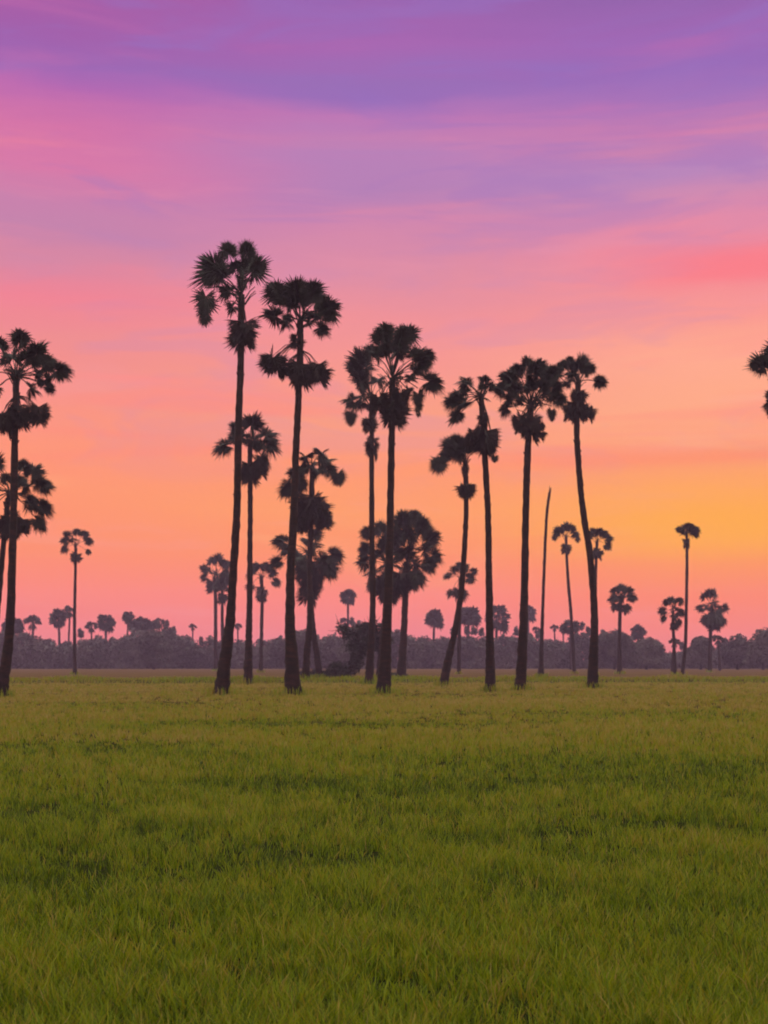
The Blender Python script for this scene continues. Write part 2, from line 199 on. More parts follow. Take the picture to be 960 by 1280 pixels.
def mmath(nt, op, a, b=None, clamp=False):
    n = nt.nodes.new('ShaderNodeMath'); n.operation = op; n.use_clamp = clamp
    for i, v in enumerate((a, b)):
        if v is None:
            continue
        if isinstance(v, (int, float)):
            n.inputs[i].default_value = v
        else:
            nt.links.new(v, n.inputs[i])
    return n.outputs[0]

def mixc(nt, fac, a, b, mode='MIX'):
    n = nt.nodes.new('ShaderNodeMix'); n.data_type = 'RGBA'; n.blend_type = mode
    for i, v in ((0, fac), (6, a), (7, b)):
        if isinstance(v, (int, float)):
            n.inputs[i].default_value = v
        elif isinstance(v, tuple):
            n.inputs[i].default_value = (*v, 1.0)
        else:
            nt.links.new(v, n.inputs[i])
    return n.outputs[2]

def posn(nt):
    g = nt.nodes.new('ShaderNodeNewGeometry')
    return g.outputs['Position']

def foliage_mat(name, c0, c1, scale=2.0, rough=0.6, transl=None):
    m, nt, b = mat(name, rough, 0.25)
    n = noise_node(nt, scale, 3.0, posn(nt))
    r_ = ramp(nt, [(0.35, c0), (0.65, c1)], n.outputs['Fac'])
    nt.links.new(r_.outputs['Color'], b.inputs['Base Color'])
    if transl:
        tr = nt.nodes.new('ShaderNodeBsdfTranslucent')
        nt.links.new(r_.outputs['Color'], tr.inputs['Color'])
        mx = nt.nodes.new('ShaderNodeMixShader'); mx.inputs[0].default_value = transl
        nt.links.new(b.outputs[0], mx.inputs[1]); nt.links.new(tr.outputs[0], mx.inputs[2])
        nt.links.new(mx.outputs[0], nt.nodes['Material Output'].inputs['Surface'])
    return m

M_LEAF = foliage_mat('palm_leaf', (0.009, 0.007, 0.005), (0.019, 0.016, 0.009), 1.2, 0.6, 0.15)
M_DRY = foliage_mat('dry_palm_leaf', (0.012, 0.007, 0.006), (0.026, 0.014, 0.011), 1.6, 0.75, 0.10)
M_BROAD = foliage_mat('broad_leaf', (0.016, 0.011, 0.012), (0.070, 0.052, 0.044), 0.14, 0.6)
M_SHRUB = foliage_mat('shrub_leaf', (0.010, 0.009, 0.006), (0.020, 0.017, 0.010), 0.9, 0.6)

def bark_mat():
    m, nt, b = mat('palm_bark', 0.85, 0.2)
    mp = nt.nodes.new('ShaderNodeMapping'); mp.inputs['Scale'].default_value = (1.0, 1.0, 4.0)
    nt.links.new(posn(nt), mp.inputs['Vector'])
    n = noise_node(nt, 2.2, 5.0, mp.outputs[0])
    r_ = ramp(nt, [(0.3, (0.004, 0.002, 0.002)), (0.5, (0.011, 0.0034, 0.0024)), (0.72, (0.034, 0.010, 0.007))], n.outputs['Fac'])
    nt.links.new(r_.outputs['Color'], b.inputs['Base Color'])
    bp = nt.nodes.new('ShaderNodeBump'); bp.inputs['Strength'].default_value = 0.6; bp.inputs['Distance'].default_value = 0.05
    nt.links.new(n.outputs['Fac'], bp.inputs['Height']); nt.links.new(bp.outputs[0], b.inputs['Normal'])
    return m
M_BARK = bark_mat()

# ---------------------------------------------------------------- palms
def fan(M, base, d, nrm, L, spread, n, back=0.5, free=0.5, vfold=0.22, droop=0.12, rnd=rng):
    """one palmate leaf blade: joined, pleated inner part and free pointed tips"""
    d = d.normalized()
    nrm = (nrm - d * nrm.dot(d)).normalized()
    side = d.cross(nrm)
    half = spread / n
    for i in range(n):
        th = -spread + 2 * spread * (i + 0.5) / n + rnd.uniform(-.25, .25) * half
        ln = L * (back + (1 - back) * (0.5 + 0.5 * math.cos(th))) * rnd.uniform(0.84, 1.1)
        up = rnd.uniform(-0.05, 0.05)
        def pt(a, l, lift=0.0):
            q = base + (d * math.cos(a) + side * math.sin(a)) * l + nrm * (vfold * abs(math.sin(a)) * l + lift * ln + up * l)
            q.z -= droop * l * l / L
            return q
        f_ = free * rnd.uniform(0.9, 1.12)
        tipa = th + rnd.uniform(-.5, .5) * half
        vs = [base, pt(th - half * 1.1, ln * f_), pt(th, ln * f_ * 1.04, 0.05), pt(th + half * 1.1, ln * f_), pt(tipa, ln)]
        M.add(vs, [(0, 1, 2), (0, 2, 3), (1, 4, 2), (2, 4, 3)])

def petiole(M, a, b, r, sag=0.12):
    mid = (a + b) * 0.5 + Vector((0, 0, sag * (b - a).length))
    tube(M, [a, mid, b], [r * 1.4, r, r * 0.8], 4, cap=False)

def trunk_mesh(path, r0, r1, ydrift, seed, sides=14, step=0.3):
    H = path[-1][1]
    pts = [(x, ydrift * max(0.0, z / H) ** 1.3, z) for x, z in path]
    n = max(8, int(H / step))
    cl = catmull(pts, n)
    rad = []
    for i, p in enumerate(cl):
        t = max(0.0, p.z) / H
        q = r1 * (1 + 0.22 * (1 - t)) + max(0.0, 1.12 * r0 - r1 * 1.22) * math.exp(-max(0.0, p.z) / 2.3)
        q *= 1 + (0.035 if i % 2 else -0.035)
        rad.append(q)
    M = MB()
    tube(M, cl, rad, sides, 0.17, seed)
    g = random.Random(seed)
    for k in range(int(H * 2.2)):                                    # old leaf-base stubs and scars
        p = cl[g.randrange(2, n)]; a = g.uniform(0, 6.283); q = r1 * 1.05
        b0 = p + Vector((math.cos(a) * q * .8, math.sin(a) * q * .8, 0))
        tube(M, [b0, b0 + Vector((math.cos(a) * r1 * .45, math.sin(a) * r1 * .45, g.uniform(.03, .16)))], [r1 * .30, r1 * .14], 5)
    return M, cl

def leaf_dir(c, hub, g):
    v = c - hub
    if v.length < 0.12:
        v = Vector((g.uniform(-1, 1), g.uniform(-1, 1), 1.0))
    return v.normalized()

def crown_leaf(M, hub, c, r, g, seg):
    d = leaf_dir(c, hub, g)
    base = c - d * (0.32 * r)
    # blade tilts freely about its stalk; a little upward cup
    ref = Vector((g.uniform(-.7, .7), -1.0 + g.uniform(-.5, .9), g.uniform(-.3, .9)))
    if abs(ref.normalized().dot(d)) > 0.93:
        ref = Vector((g.uniform(-1, 1), -0.4, 1))
    L = r * 1.36
    vf = g.uniform(0.15, 0.5); dr = g.uniform(0.12, 0.42)
    fan(M, base, d, ref, L, R(155), seg, 0.56, 0.56, vf, dr, g)
    # the costa bends the blade: a second half-folded layer gives it body
    ref2 = d.cross(ref).normalized() + ref.normalized() * g.uniform(-.5, .5)
    fan(M, base, d, ref2, L * 0.95, R(140), max(8, int(seg * .8)), 0.58, 0.58, g.uniform(-.3, .3), dr, g)
    fan(M, base + d * r * .1, d, ref + ref2, L * 0.9, R(150), max(8, int(seg * .7)), 0.6, 0.52, g.uniform(-.3, .3), dr, g)
    petiole(M, hub, base, max(0.025, r * 0.035), 0.06)

def hang_leaf(M, top, L, half, g, seg, lean):
    d = Vector((lean.x, lean.y, -1.0)).normalized()
    ref = Vector((g.uniform(-1, 1), g.uniform(-1, 1), 0.1))
    fan(M, top, d, ref, L, half, seg, 0.75, 0.6, g.uniform(0.2, 0.6), 0.0, g)

def palm(spec, seed):
    g = random.Random(seed * 7 + 3)
    x, y = spec['at']
    root = empty('palm_tree', (x, y, 0), spec['label'], 'palm', spec['group'])
    near = y < 140
    drift = g.uniform(-.5, .5)
    M, cl = trunk_mesh(spec['path'], spec['r0'], spec['r1'], drift, seed, 14 if near else 8, 0.3 if near else 0.6)
    M.build('trunk', M_BARK, root, True)
    hub = cl[-1]
    fans = spec['fans'] + spec['apart']
    rc = max(math.hypot(f[0] - hub.x, f[1] - hub.z) for f in spec['fans'])
    seg = 36 if near else 20
    cm = MB()
    sgn = g.choice((-1, 1))
    for f in spec['fans']:
        rho = math.hypot(f[0] - hub.x, f[1] - hub.z)
        dep = math.sqrt(max(0.0, (rc * 1.02) ** 2 - rho * rho))
        sgn = -sgn
        c = Vector((f[0], hub.y + sgn * dep * g.uniform(0.35, 0.95), f[1]))
        crown_leaf(cm, hub, c, f[2] * (1.08 if y < 100 else 1.07 if near else .95), g, seg)
        if g.random() < (0.5 if y < 100 else 0.5 if near else 0.25):                                        # a second leaf on the far side of the head
            c2 = Vector((f[0] * 0.9 + hub.x * 0.1 + g.uniform(-.1, .1), hub.y - sgn * dep * g.uniform(0.35, 0.95), f[1] + g.uniform(-.1, .1)))
            crown_leaf(cm, hub, c2, f[2] * 0.95, g, seg)
        if rho > rc * .45 and y < 100 and g.random() < .3:                                           # younger leaves closer to the bud
            k_ = g.uniform(.45, .7)
            c3 = hub + Vector(((f[0] - hub.x) * k_ + g.uniform(-.1, .1), g.uniform(-.5, .5) * rc, (f[1] - hub.z) * k_ + g.uniform(-.05, .25)))
            crown_leaf(cm, hub, c3, f[2] * 0.7, g, int(seg * .7))
    # spear leaf bases: a short shaggy boot under the head
    for k in range(14 if near else 7):
        a = g.uniform(0, 6.283)
        top = hub + Vector((math.cos(a) * spec['r1'] * 1.1, math.sin(a) * spec['r1'] * 1.1, g.uniform(-0.5, 0.15) * rc * 0.5))
        d = Vector((math.cos(a) * 0.6, math.sin(a) * 0.6, g.uniform(0.2, 1.0)))
        petiole(cm, top, top + d.normalized() * rc * g.uniform(0.18, 0.4), spec['r1'] * 0.16)
    cm.build('crown', M_LEAF, root)
    for f in spec['apart']:                                          # leaves that stand clear of the head
        fm = MB()
        if len(f) == 4:
            top = Vector((f[0], hub.y - g.uniform(0.1, 0.4), f[1] + f[3] * 0.95))
            petiole(fm, hub, top, 0.035, 0.12)
            for q in range(6):                                       # hanging blade: broad shoulders, tattered point
                t_ = q / 5.0
                lr = f[2] * (1.08 - .62 * t_)
                c = Vector((f[0] + g.uniform(-.16, .16) * f[2], top.y + g.uniform(-.3, .3) * f[2], f[1] + f[3] * .97 - lr - t_ * (2 * f[3] - f[2] * 1.6)))
                d = Vector((g.uniform(-.35, .35), g.uniform(-.3, .3), -1)).normalized()
                fan(fm, c - d * lr * .3, d, Vector((g.uniform(-.5, .5), -1, .1)), lr * 1.35, R(145), 22, .66, .5, g.uniform(.1, .4), 0.05, g)
        else:
            c = Vector((f[0], hub.y - 0.3, f[1]))
            crown_leaf(fm, hub, c, f[2], g, 24); crown_leaf(fm, hub, c + Vector((0, .12, 0)), f[2] * .9, g, 24)
        fm.build('separate_frond', M_LEAF, root)
    sm = MB()
    for f in spec['skirts']:
        sx, sz, rx, rz = f
        q = min(cl, key=lambda p: abs(p.z - sz))                     # trunk axis at that height
        n = max(7, int(7 + 9 * min(1.0, rx * 1.1))) if near else 8
        lr = min(rx, rz) * 0.74
        for k in range(n):
            a = 2 * math.pi * k * 0.381966 + g.uniform(-.3, .3)
            t = (k + 0.5) / n * 1.5 - 0.72
            w_ = math.sqrt(max(0.15, 1 - t * t))
            off = max(0.0, rx - lr * .85) * w_
            c = Vector((sx + math.cos(a) * off, q.y + math.sin(a) * off, sz + t * (rz - lr * .8)))
            d = Vector((math.cos(a) * .4 + g.uniform(-.3, .3), math.sin(a) * .4 + g.uniform(-.3, .3), -1)).normalized()
            base = c - d * lr * .55
            ref = Vector((math.cos(a) + g.uniform(-.6, .6), math.sin(a) - .3 + g.uniform(-.6, .6), .2))
            fan(sm, base, d, ref, lr * 1.6 * g.uniform(.8, 1.15), R(g.uniform(75, 120)), 24 if near else 10, 0.72, 0.62, g.uniform(.3, .8), 0.0, g)
            if k % 2 == 0:
                petiole(sm, Vector((q.x, q.y, min(hub.z, sz + rz * 1.5))) + Vector((math.cos(a), math.sin(a), 0)) * spec['r1'] * .6, base, 0.022, 0.15)
    if sm.v:
        sm.build('dead_leaf_skirt', M_DRY, root)
    return root

for i, s in enumerate(PALMS):
    palm(s, i + 1)

# bare dead pole
root = empty('dead_palm_pole', (*POLE['at'], 0), POLE['label'], 'dead tree')
M, cl = trunk_mesh(POLE['path'], POLE['r0'], POLE['r1'], 0.3, 91, 9, 0.4)
M.build('trunk', M_BARK, root, True)
sp = MB()
for k in range(4):
    a = k * 1.6
    tube(sp, [cl[-1] + Vector((math.cos(a) * .05, math.sin(a) * .05, -.2)), cl[-1] + Vector((math.cos(a) * .1 + .08, math.sin(a) * .1, rng.uniform(.3, .75)))], [.06, .015], 5)
sp.build('splintered_tip', M_BARK, root)

# far palms over the woods: small in the picture, so trunk, crown and skirt only
for i, (x, y, z, r, style, label) in enumerate(FAR_PALMS):
    g = random.Random(900 + i)
    root = empty('palm_tree', (x, y, 0), label, 'palm', 'small palms rising above the distant woods')
    lean = g.uniform(-.4, .4)
    hub = Vector((0, 0, z - (0.1 * r if style else -0.1 * r)))
    M, cl = trunk_mesh([(lean, -0.05), (lean * .6, hub.z * .5), (0, hub.z)], max(0.26, r * .17), max(0.17, r * .12), 0.2, 300 + i, 7, 0.9)
    M.build('trunk', M_BARK, root, True)
    cm = MB(); sm = MB()
    nf = {0: 13, 1: 24, 2: 24}[style]
    r *= 1.12
    for k in range(nf):
        a = 2 * math.pi * (k * 0.381966) + g.uniform(-.3, .3)
        lo = {0: -0.25, 1: -0.75, 2: -0.7}[style]
        sz = lo + (1 - lo) * (k + 0.5) / nf
        cz = math.sqrt(max(0.05, 1 - sz * sz))
        wide = {0: 0.72, 1: 0.62, 2: 0.8}[style]
        tall = {0: 0.55, 1: 0.72, 2: 0.62}[style]
        if i == 15:
            tall = 1.15
        jr = g.uniform(.72, 1.18)
        c = hub + Vector((math.cos(a) * cz * r * wide * jr, math.sin(a) * cz * r * wide * jr, sz * r * tall * jr))
        crown_leaf(cm, hub, c, r * {0: 0.34, 1: 0.38, 2: 0.42}[style] * g.uniform(.65, 1.3), g, 9)
    cm.build('crown', M_LEAF, root)
    for k in range(7):
        a = k * 0.9
        top = hub + Vector((math.cos(a) * r * .18, math.sin(a) * r * .18, -0.15 * r))
        hang_leaf(sm, top, r * g.uniform(.6, .95), R(30), g, 6, Vector((math.cos(a) * .15, math.sin(a) * .15, 0)))
    sm.build('dead_leaf_skirt', M_DRY, root)

# ---------------------------------------------------------------- leaf masses: woods, broadleaf trees, shrubs
def leaf_cloud(centres, radii, counts, size, seed, shell=0.55, zmin=0.05, size_var=0.5):
    rs = np.random.RandomState(seed)
    allq = []
    for c, rad, n in zip(centres, radii, counts):
        d = rs.normal(size=(n, 3)); d /= np.linalg.norm(d, axis=1)[:, None]
        rr = shell + (1 - shell) * rs.rand(n) ** 0.6
        rr *= 1 + 0.16 * np.sin(d[:, 0] * 5 + c[0] * 3) * np.cos(d[:, 2] * 6 + c[1])
        p = np.array(c) + d * rr[:, None] * np.array(rad)
        p = p[p[:, 2] > zmin]
        allq.append(p)
    p = np.concatenate(allq); n = len(p)
    u = rs.normal(size=(n, 3)); u /= np.linalg.norm(u, axis=1)[:, None]
    w = rs.normal(size=(n, 3)); v = np.cross(u, w); v /= np.linalg.norm(v, axis=1)[:, None]
    s = size * (1 - size_var / 2 + size_var * rs.rand(n))[:, None]
    co = np.stack([p - u * s, p + v * s * 0.45, p + u * s, p - v * s * 0.45], axis=1).reshape(-1, 3)
    loops = np.arange(4 * n); sizes = np.full(n, 4)
    return co, loops, sizes

def crown_lumps(hw, hd, z0, z1, g, n):
    cs = []; rd = []
    for k in range(n):
        a = g.uniform(0, 6.283); q = math.sqrt(g.random()) * 0.7
        t = g.random()
        zz = z0 + (z1 - z0) * (0.12 + 0.70 * t)
        f = math.sqrt(max(0.1, 1 - (abs(t - 0.35) / 0.75) ** 2))
        rr = min(hw, (z1 - z0)) * g.uniform(0.24, 0.38)
        cs.append((math.cos(a) * q * hw * f, math.sin(a) * q * hd * f, min(zz, z1 - rr * 0.8)))
        rd.append((rr * 1.15, rr * 1.15, rr * 0.85))
    cs.append((0, 0, z1 - (z1 - z0) * .2)); rd.append((hw * .55, hd * .55, (z1 - z0) * .2))
    return cs, rd

for i, (x, y, top, hw, label) in enumerate(BROADLEAF):
    g = random.Random(50 + i)
    root = empty('broadleaf_tree', (x, y, 0), label, 'tree', 'rounded trees along the edge of the distant woods')
    M = MB()
    tk = [Vector((0, 0, -.1)), Vector((.1, 0, top * .25)), Vector((g.uniform(-.3, .3), 0, top * .6))]
    tube(M, tk, [.32, .25, .14], 8)
    for k in range(6):
        a = k * 1.05
        tube(M, [tk[1] + Vector((0, 0, k * .25)), tk[1] + Vector((math.cos(a) * hw * .4, math.sin(a) * hw * .4, top * .28 + k * .2))], [.12, .04], 5)
    M.build('trunk', M_BARK, root, True)
    cs, rd = crown_lumps(hw, hw * .8, 0.6, top, g, 26)
    co, lo, sz = leaf_cloud(cs, rd, [380] * len(cs), 0.34, 70 + i, 0.45)
    o = np_mesh('crown', co, lo, sz, M_BROAD); o.parent = root

# the far woods: one mass along the end of the plain
xs = [p[0] for p in WOODS_TOP]; zs = [p[1] for p in WOODS_TOP]
g = random.Random(77)
cs = []; rd = []; ct = []
x = -135.0
while x < 140:
    H = float(np.interp(x, xs, zs)) + 2.4 * mnoise.noise(Vector((x * .13, 2.0, 0))) + 1.8 * mnoise.noise(Vector((x * .45, 7.0, 0))) + g.uniform(-.5, .5) + 0.5
    if g.random() < .22:
        H += g.uniform(.6, 1.9)
    if g.random() < .30:                                             # a thin pole-like top standing out of the mass
        for q in range(3):
            cs.append((x + g.uniform(-.3, .3), WOODS_Y + 4, H + .3 + q * .5)); rd.append((.75 - .18 * q, .7, .6)); ct.append(60)
    for lay in range(3):
        yy = WOODS_Y + lay * 6 + g.uniform(-2, 2)
        h = H * g.uniform(0.86, 1.0) if lay else H * g.uniform(.7, 1.0)
        wr = g.uniform(1.3, 2.6)
        wr *= g.choice((.35, .5, .8, 1))
        cs.append((x + g.uniform(-1, 1), yy, h - 1.2)); rd.append((wr, 2.0, 1.3)); ct.append(int(70 + 90 * wr / 2))
        cs.append((x + g.uniform(-1, 1), yy - .5, h * .5)); rd.append((wr + .6, 2.0, h * .42)); ct.append(330)
        cs.append((x + g.uniform(-1, 1), yy - 1.0, 0.9)); rd.append((2.2, 1.6, 1.1)); ct.append(160)
    x += 1.7
co, lo, sz = leaf_cloud(cs, rd, ct, 0.42, 5, 0.15)
woods = np_mesh('distant_woods', co, lo, sz, M_BROAD)
woods['kind'] = 'stuff'

# dark leaning shrub tree and the round bush at its foot
sx, sy = -3.4, 126.0
root = empty('leaning_tree', (sx, sy, 0), 'dark leaning shrubby tree between the medium palms and the central trunks', 'tree')
M = MB()
t0 = [Vector((-.5, 0, -.1)), Vector((.35, 0, 1.2)), Vector((1.3, 0, 2.5)), Vector((2.3, 0, 3.9))]
tube(M, catmull(t0, 12), [.36 - .018 * i for i in range(13)], 9, .15, 3.0)
tube(M, catmull([t0[0], Vector((.2, .3, 1.6)), Vector((.5, .3, 3.8))], 8), [.2 - .016 * i for i in range(9)], 7, .1, 5.0)
tube(M, [t0[2], Vector((.6, -.4, 4.4)), Vector((-.5, -.3, 5.0))], [.12, .08, .04], 6)
M.build('trunk', M_BARK, root, True)
cs = [(2.6, 0, 4.2), (1.9, .4, 3.6), (.65, 0, 4.1), (1.4, 0, 2.9), (.1, .2, 3.2), (-.7, 0, 4.8), (3.3, 0, 3.6), (.75, -.2, 1.7), (1.7, .3, 4.9), (-.1, 0, 4.3), (.2, .1, .9), (2.9, .1, 3.0), (2.2, .2, 4.9)]
rd = [(1.2, 1.1, 1.1), (1.2, 1.1, 1.0), (1.1, 1, 1.0), (1.0, .9, .9), (.7, .7, .7), (.75, .7, .55), (.9, .8, .8), (.7, .6, .8), (.9, .8, .6), (.8, .7, .6), (.7, .5, .7), (.8, .7, .6), (.9, .8, .6)]
co, lo, sz = leaf_cloud(cs, [tuple(1.18 * v for v in q_) for q_ in rd], [430, 430, 240, 430, 170, 130, 330, 380, 330, 150, 330, 300, 330], 0.19, 12, 0.05)
o = np_mesh('crown', co, lo, sz, M_SHRUB); o.parent = root
tw = MB(); g = random.Random(4)
for k in range(46):
    c = Vector(cs[k % len(cs)]); v = Vector((g.uniform(-1, 1), g.uniform(-1, 1), g.uniform(-.2, 1))).normalized()
    tube(tw, [c, c + v * .9, c + v * 1.5 + Vector((0, 0, g.uniform(-.2, .3)))], [.04, .025, .01], 4)
tw.build('twigs', M_BARK, root)
def bush(x, y, label, cs, rd, cnt, seed):
    root = empty('bush', (x, y, 0), label, 'bush')
    co, lo, sz = leaf_cloud(cs, rd, [cnt] * len(cs), 0.15, seed, 0.1)
    o = np_mesh('foliage', co, lo, sz, M_SHRUB); o.parent = root
    M = MB(); g = random.Random(seed)
    for c, r_ in zip(cs, rd):
        for k in range(5):
            v = Vector((g.uniform(-.8, .8) * r_[0], g.uniform(-.8, .8) * r_[1], r_[2] * g.uniform(.7, 1.35)))
            tube(M, [Vector((c[0], c[1], -.05)), Vector((c[0], c[1], c[2] * .5)) + v * .5, Vector(c) + v], [.04, .025, .01], 4)
    M.build('stems', M_BARK, root)
bush(-4.75, 124.5, 'low round dark bush at the foot of the leaning shrubby tree', [(0, 0, .75), (-.5, .1, .5), (.55, 0, .55), (.1, -.2, 1.15), (1.1, .2, .5)],
     [(.9, .7, .8), (.6, .5, .5), (.7, .6, .6), (.6, .5, .5), (.6, .5, .5)], 330, 13)
bush(-6.9, 125.5, 'low straggling undergrowth bush between the leaning palm foot and round dark bush', [(0, 0, .3), (.7, 0, .35), (-.6, 0, .3), (1.1, .2, .25), (-1.2, 0, .3), (.2, .2, .55)],
     [(.7, .5, .4), (.6, .5, .45), (.6, .5, .4), (.5, .4, .3), (.5, .4, .35), (.4, .4, .4)], 170, 14)
bush(1.35, 118.0, 'small dark weed bush at the foot of the low round headed palm', [(0, 0, .3), (.5, 0, .2), (-.5, .1, .25)], [(.5, .4, .45), (.4, .4, .3), (.4, .4, .35)], 150, 16)

# ---------------------------------------------------------------- ground
def ground_mat():
    m, nt, b = mat('field_soil_and_stubble', 1.0, 0.0)
    p = posn(nt)
    sep = nt.nodes.new('ShaderNodeSeparateXYZ'); nt.links.new(p, sep.inputs[0])
    mp = nt.nodes.new('ShaderNodeMapping'); mp.inputs['Scale'].default_value = (0.03, 0.12, 1.0)
    nt.links.new(p, mp.inputs['Vector'])
    n1 = noise_node(nt, 1.0, 5.0, mp.outputs[0])
    yy = mmath(nt, 'ADD', sep.outputs['Y'], mmath(nt, 'MULTIPLY', mmath(nt, 'SUBTRACT', n1.outputs['Fac'], 0.5), 26.0))
    f = mmath(nt, 'DIVIDE', yy, 320.0, True)
    r_ = ramp(nt, [(0.0, (0.010, 0.012, 0.004)), (0.06, (0.016, 0.018, 0.005)), (0.16, (0.050, 0.036, 0.008)),
                   (0.255, (0.070, 0.050, 0.012)), (0.285, (0.050, 0.042, 0.010)), (0.32, (0.060, 0.042, 0.011)), (0.42, (0.066, 0.040, 0.015)), (0.75, (0.070, 0.040, 0.020)), (0.95, (0.07, 0.042, 0.028))], f)
    n2 = noise_node(nt, 3.0, 6.0, p)
    mp2 = nt.nodes.new('ShaderNodeMapping'); mp2.inputs['Scale'].default_value = (0.05, 0.5, 1.0)
    nt.links.new(p, mp2.inputs['Vector'])
    n3 = noise_node(nt, 1.0, 4.0, mp2.outputs[0])
    k = mmath(nt, 'ADD', mmath(nt, 'MULTIPLY', n2.outputs['Fac'], 0.7), mmath(nt, 'MULTIPLY', n3.outputs['Fac'], 1.0))
    g2 = ramp(nt, [(0.3, (0.55, 0.6, 0.5)), (0.62, (1.3, 1.2, 1.2))], mmath(nt, 'MULTIPLY', k, 0.6))
    nt.links.new(mixc(nt, 1.0, r_.outputs['Color'], g2.outputs['Color'], 'MULTIPLY'), b.inputs['Base Color'])
    bp = nt.nodes.new('ShaderNodeBump'); bp.inputs['Strength'].default_value = 0.8; bp.inputs['Distance'].default_value = 0.08
    nt.links.new(n2.outputs['Fac'], bp.inputs['Height']); nt.links.new(bp.outputs[0], b.inputs['Normal'])
    return m

def bund_y(x):
    return 90.5 + 4.0 * np.sin(x * 0.021 + 0.4) + 1.2 * np.sin(x * .11)

gx = np.concatenate([np.linspace(-350, -70, 29)[:-1], np.linspace(-70, 70, 141), np.linspace(70, 350, 29)[1:]])
gy = np.concatenate([np.linspace(-35, 80, 80)[:-1], np.linspace(80, 102, 67), np.linspace(102, 530, 90)[1:]])
X, Y = np.meshgrid(gx, gy)
Z = 0.0 * X
Z += 0.30 * np.exp(-((Y - bund_y(X)) / 0.9) ** 2)                     # low earth bund between two paddies
Z += 0.03 * np.sin(X * .31 + 1) * np.sin(Y * .23) * np.clip((Y + 30) / 30, 0, 1)
nx, ny = len(gx), len(gy)
idx = np.arange(nx * ny).reshape(ny, nx)
q = np.stack([idx[:-1, :-1], idx[:-1, 1:], idx[1:, 1:], idx[1:, :-1]], -1).reshape(-1)
gnd = np_mesh('ground', np.stack([X, Y, Z], -1).reshape(-1, 3), q, np.full(len(q) // 4, 4), ground_mat())
gnd['kind'] = 'structure'
gnd.data.polygons.foreach_set('use_smooth', [True] * len(gnd.data.polygons))

# ---------------------------------------------------------------- rice
def grass_mat():
    m, nt, b = mat('rice_blade', 0.55, 0.15)
    a = nt.nodes.new('ShaderNodeAttribute'); a.attribute_name = 'age'
    p = posn(nt)
    sep = nt.nodes.new('ShaderNodeSeparateXYZ'); nt.links.new(p, sep.inputs[0])
    mp = nt.nodes.new('ShaderNodeMapping'); mp.inputs['Scale'].default_value = (0.10, 0.28, 0.0)
    nt.links.new(p, mp.inputs['Vector'])
    n1 = noise_node(nt, 1.0, 4.0, mp.outputs[0])
    k = mmath(nt, 'ADD', a.outputs['Fac'], mmath(nt, 'MULTIPLY', mmath(nt, 'SUBTRACT', n1.outputs['Fac'], 0.5), 0.9), True)
    r_ = ramp(nt, [(0.0, (0.034, 0.048, 0.003)), (0.30, (0.120, 0.162, 0.003)), (0.55, (0.185, 0.195, 0.004)), (0.8, (0.215, 0.142, 0.010)), (1.0, (0.27, 0.190, 0.045))], k)
    nt.links.new(r_.outputs['Color'], b.inputs['Base Color'])
    tr = nt.nodes.new('ShaderNodeBsdfTranslucent'); nt.links.new(r_.outputs['Color'], tr.inputs['Color'])
    mx = nt.nodes.new('ShaderNodeMixShader'); mx.inputs[0].default_value = 0.35
    nt.links.new(b.outputs[0], mx.inputs[1]); nt.links.new(tr.outputs[0], mx.inputs[2])
    nt.links.new(mx.outputs[0], nt.nodes['Material Output'].inputs['Surface'])
    return m
M_GRASS = grass_mat()

# thin, trampled hollows in the rice: (x, y, half width, half depth)
HOLLOWS = [(-1.1, 15.2, 1.5, 1.6), (2.2, 17.0, 2.4, 2.6), (5.0, 18.0, 2.4, 2.4), (.6, 14.6, 1.6, 1.2), (-3.4, 12.6, 1.3, 1.0), (-2.55, 8.5, 1.0, .7), (-.6, 9.3, .7, .5), (.9, 10.6, .8, .5), (2.4, 11.5, 1.0, .6), (-5.0, 22.0, 2.6, 1.6), (-1.5, 30, 5, 2.4), (7, 36, 7, 3.0), (-9, 44, 7, 3.5), (2.0, 56, 10, 4.0)]

def blades(px, py, h, wd, age, rs, lean=0.35, out=None):
    n = len(px)
    a = rs.rand(n) * 2 * np.pi
    ux, uy = np.cos(a), np.sin(a)
    la = rs.rand(n) * 2 * np.pi if out is None else out + rs.normal(size=n) * .6
    lx = np.cos(la) * lean * h * (.3 + rs.rand(n)); ly = np.sin(la) * lean * h * (.3 + rs.rand(n))
    z0 = np.zeros(n) - 0.01
    co = np.zeros((n, 5, 3))
    co[:, 0] = np.stack([px - ux * wd * .5, py - uy * wd * .5, z0], -1)
    co[:, 1] = np.stack([px + ux * wd * .5, py + uy * wd * .5, z0], -1)
    co[:, 2] = np.stack([px + lx * .35 + ux * wd * .42, py + ly * .35 + uy * wd * .42, h * .62], -1)
    co[:, 3] = np.stack([px + lx * .35 - ux * wd * .42, py + ly * .35 - uy * wd * .42, h * .62], -1)
    co[:, 4] = np.stack([px + lx, py + ly, h], -1)
    b = (np.arange(n) * 5)[:, None]
    loops = (b + np.array([0, 1, 2, 3, 3, 2, 4])[None, :]).reshape(-1)
    sizes = np.tile([4, 3], n)
    return co.reshape(-1, 3), loops, sizes, np.repeat(age, 5)

def field_noise(x, y, sx, sy, ph):
    return (np.sin(x * sx + 1.7 * np.sin(y * sy * .6 + ph)) * np.sin(y * sy + 1.3 * np.sin(x * sx * .7 + ph * 2)) + .5 * np.sin(x * sx * 2.3 + y * sy * 1.9 + ph * 3)) / 1.5

NT = 95000
t = nrs.rand(NT)
d0, d1, pw = 3.2, 93.0, -0.10
yy = (d0 ** pw + t * (d1 ** pw - d0 ** pw)) ** (1 / pw)
xx = (nrs.rand(NT) * 2 - 1) * (0.42 * yy + 0.9)
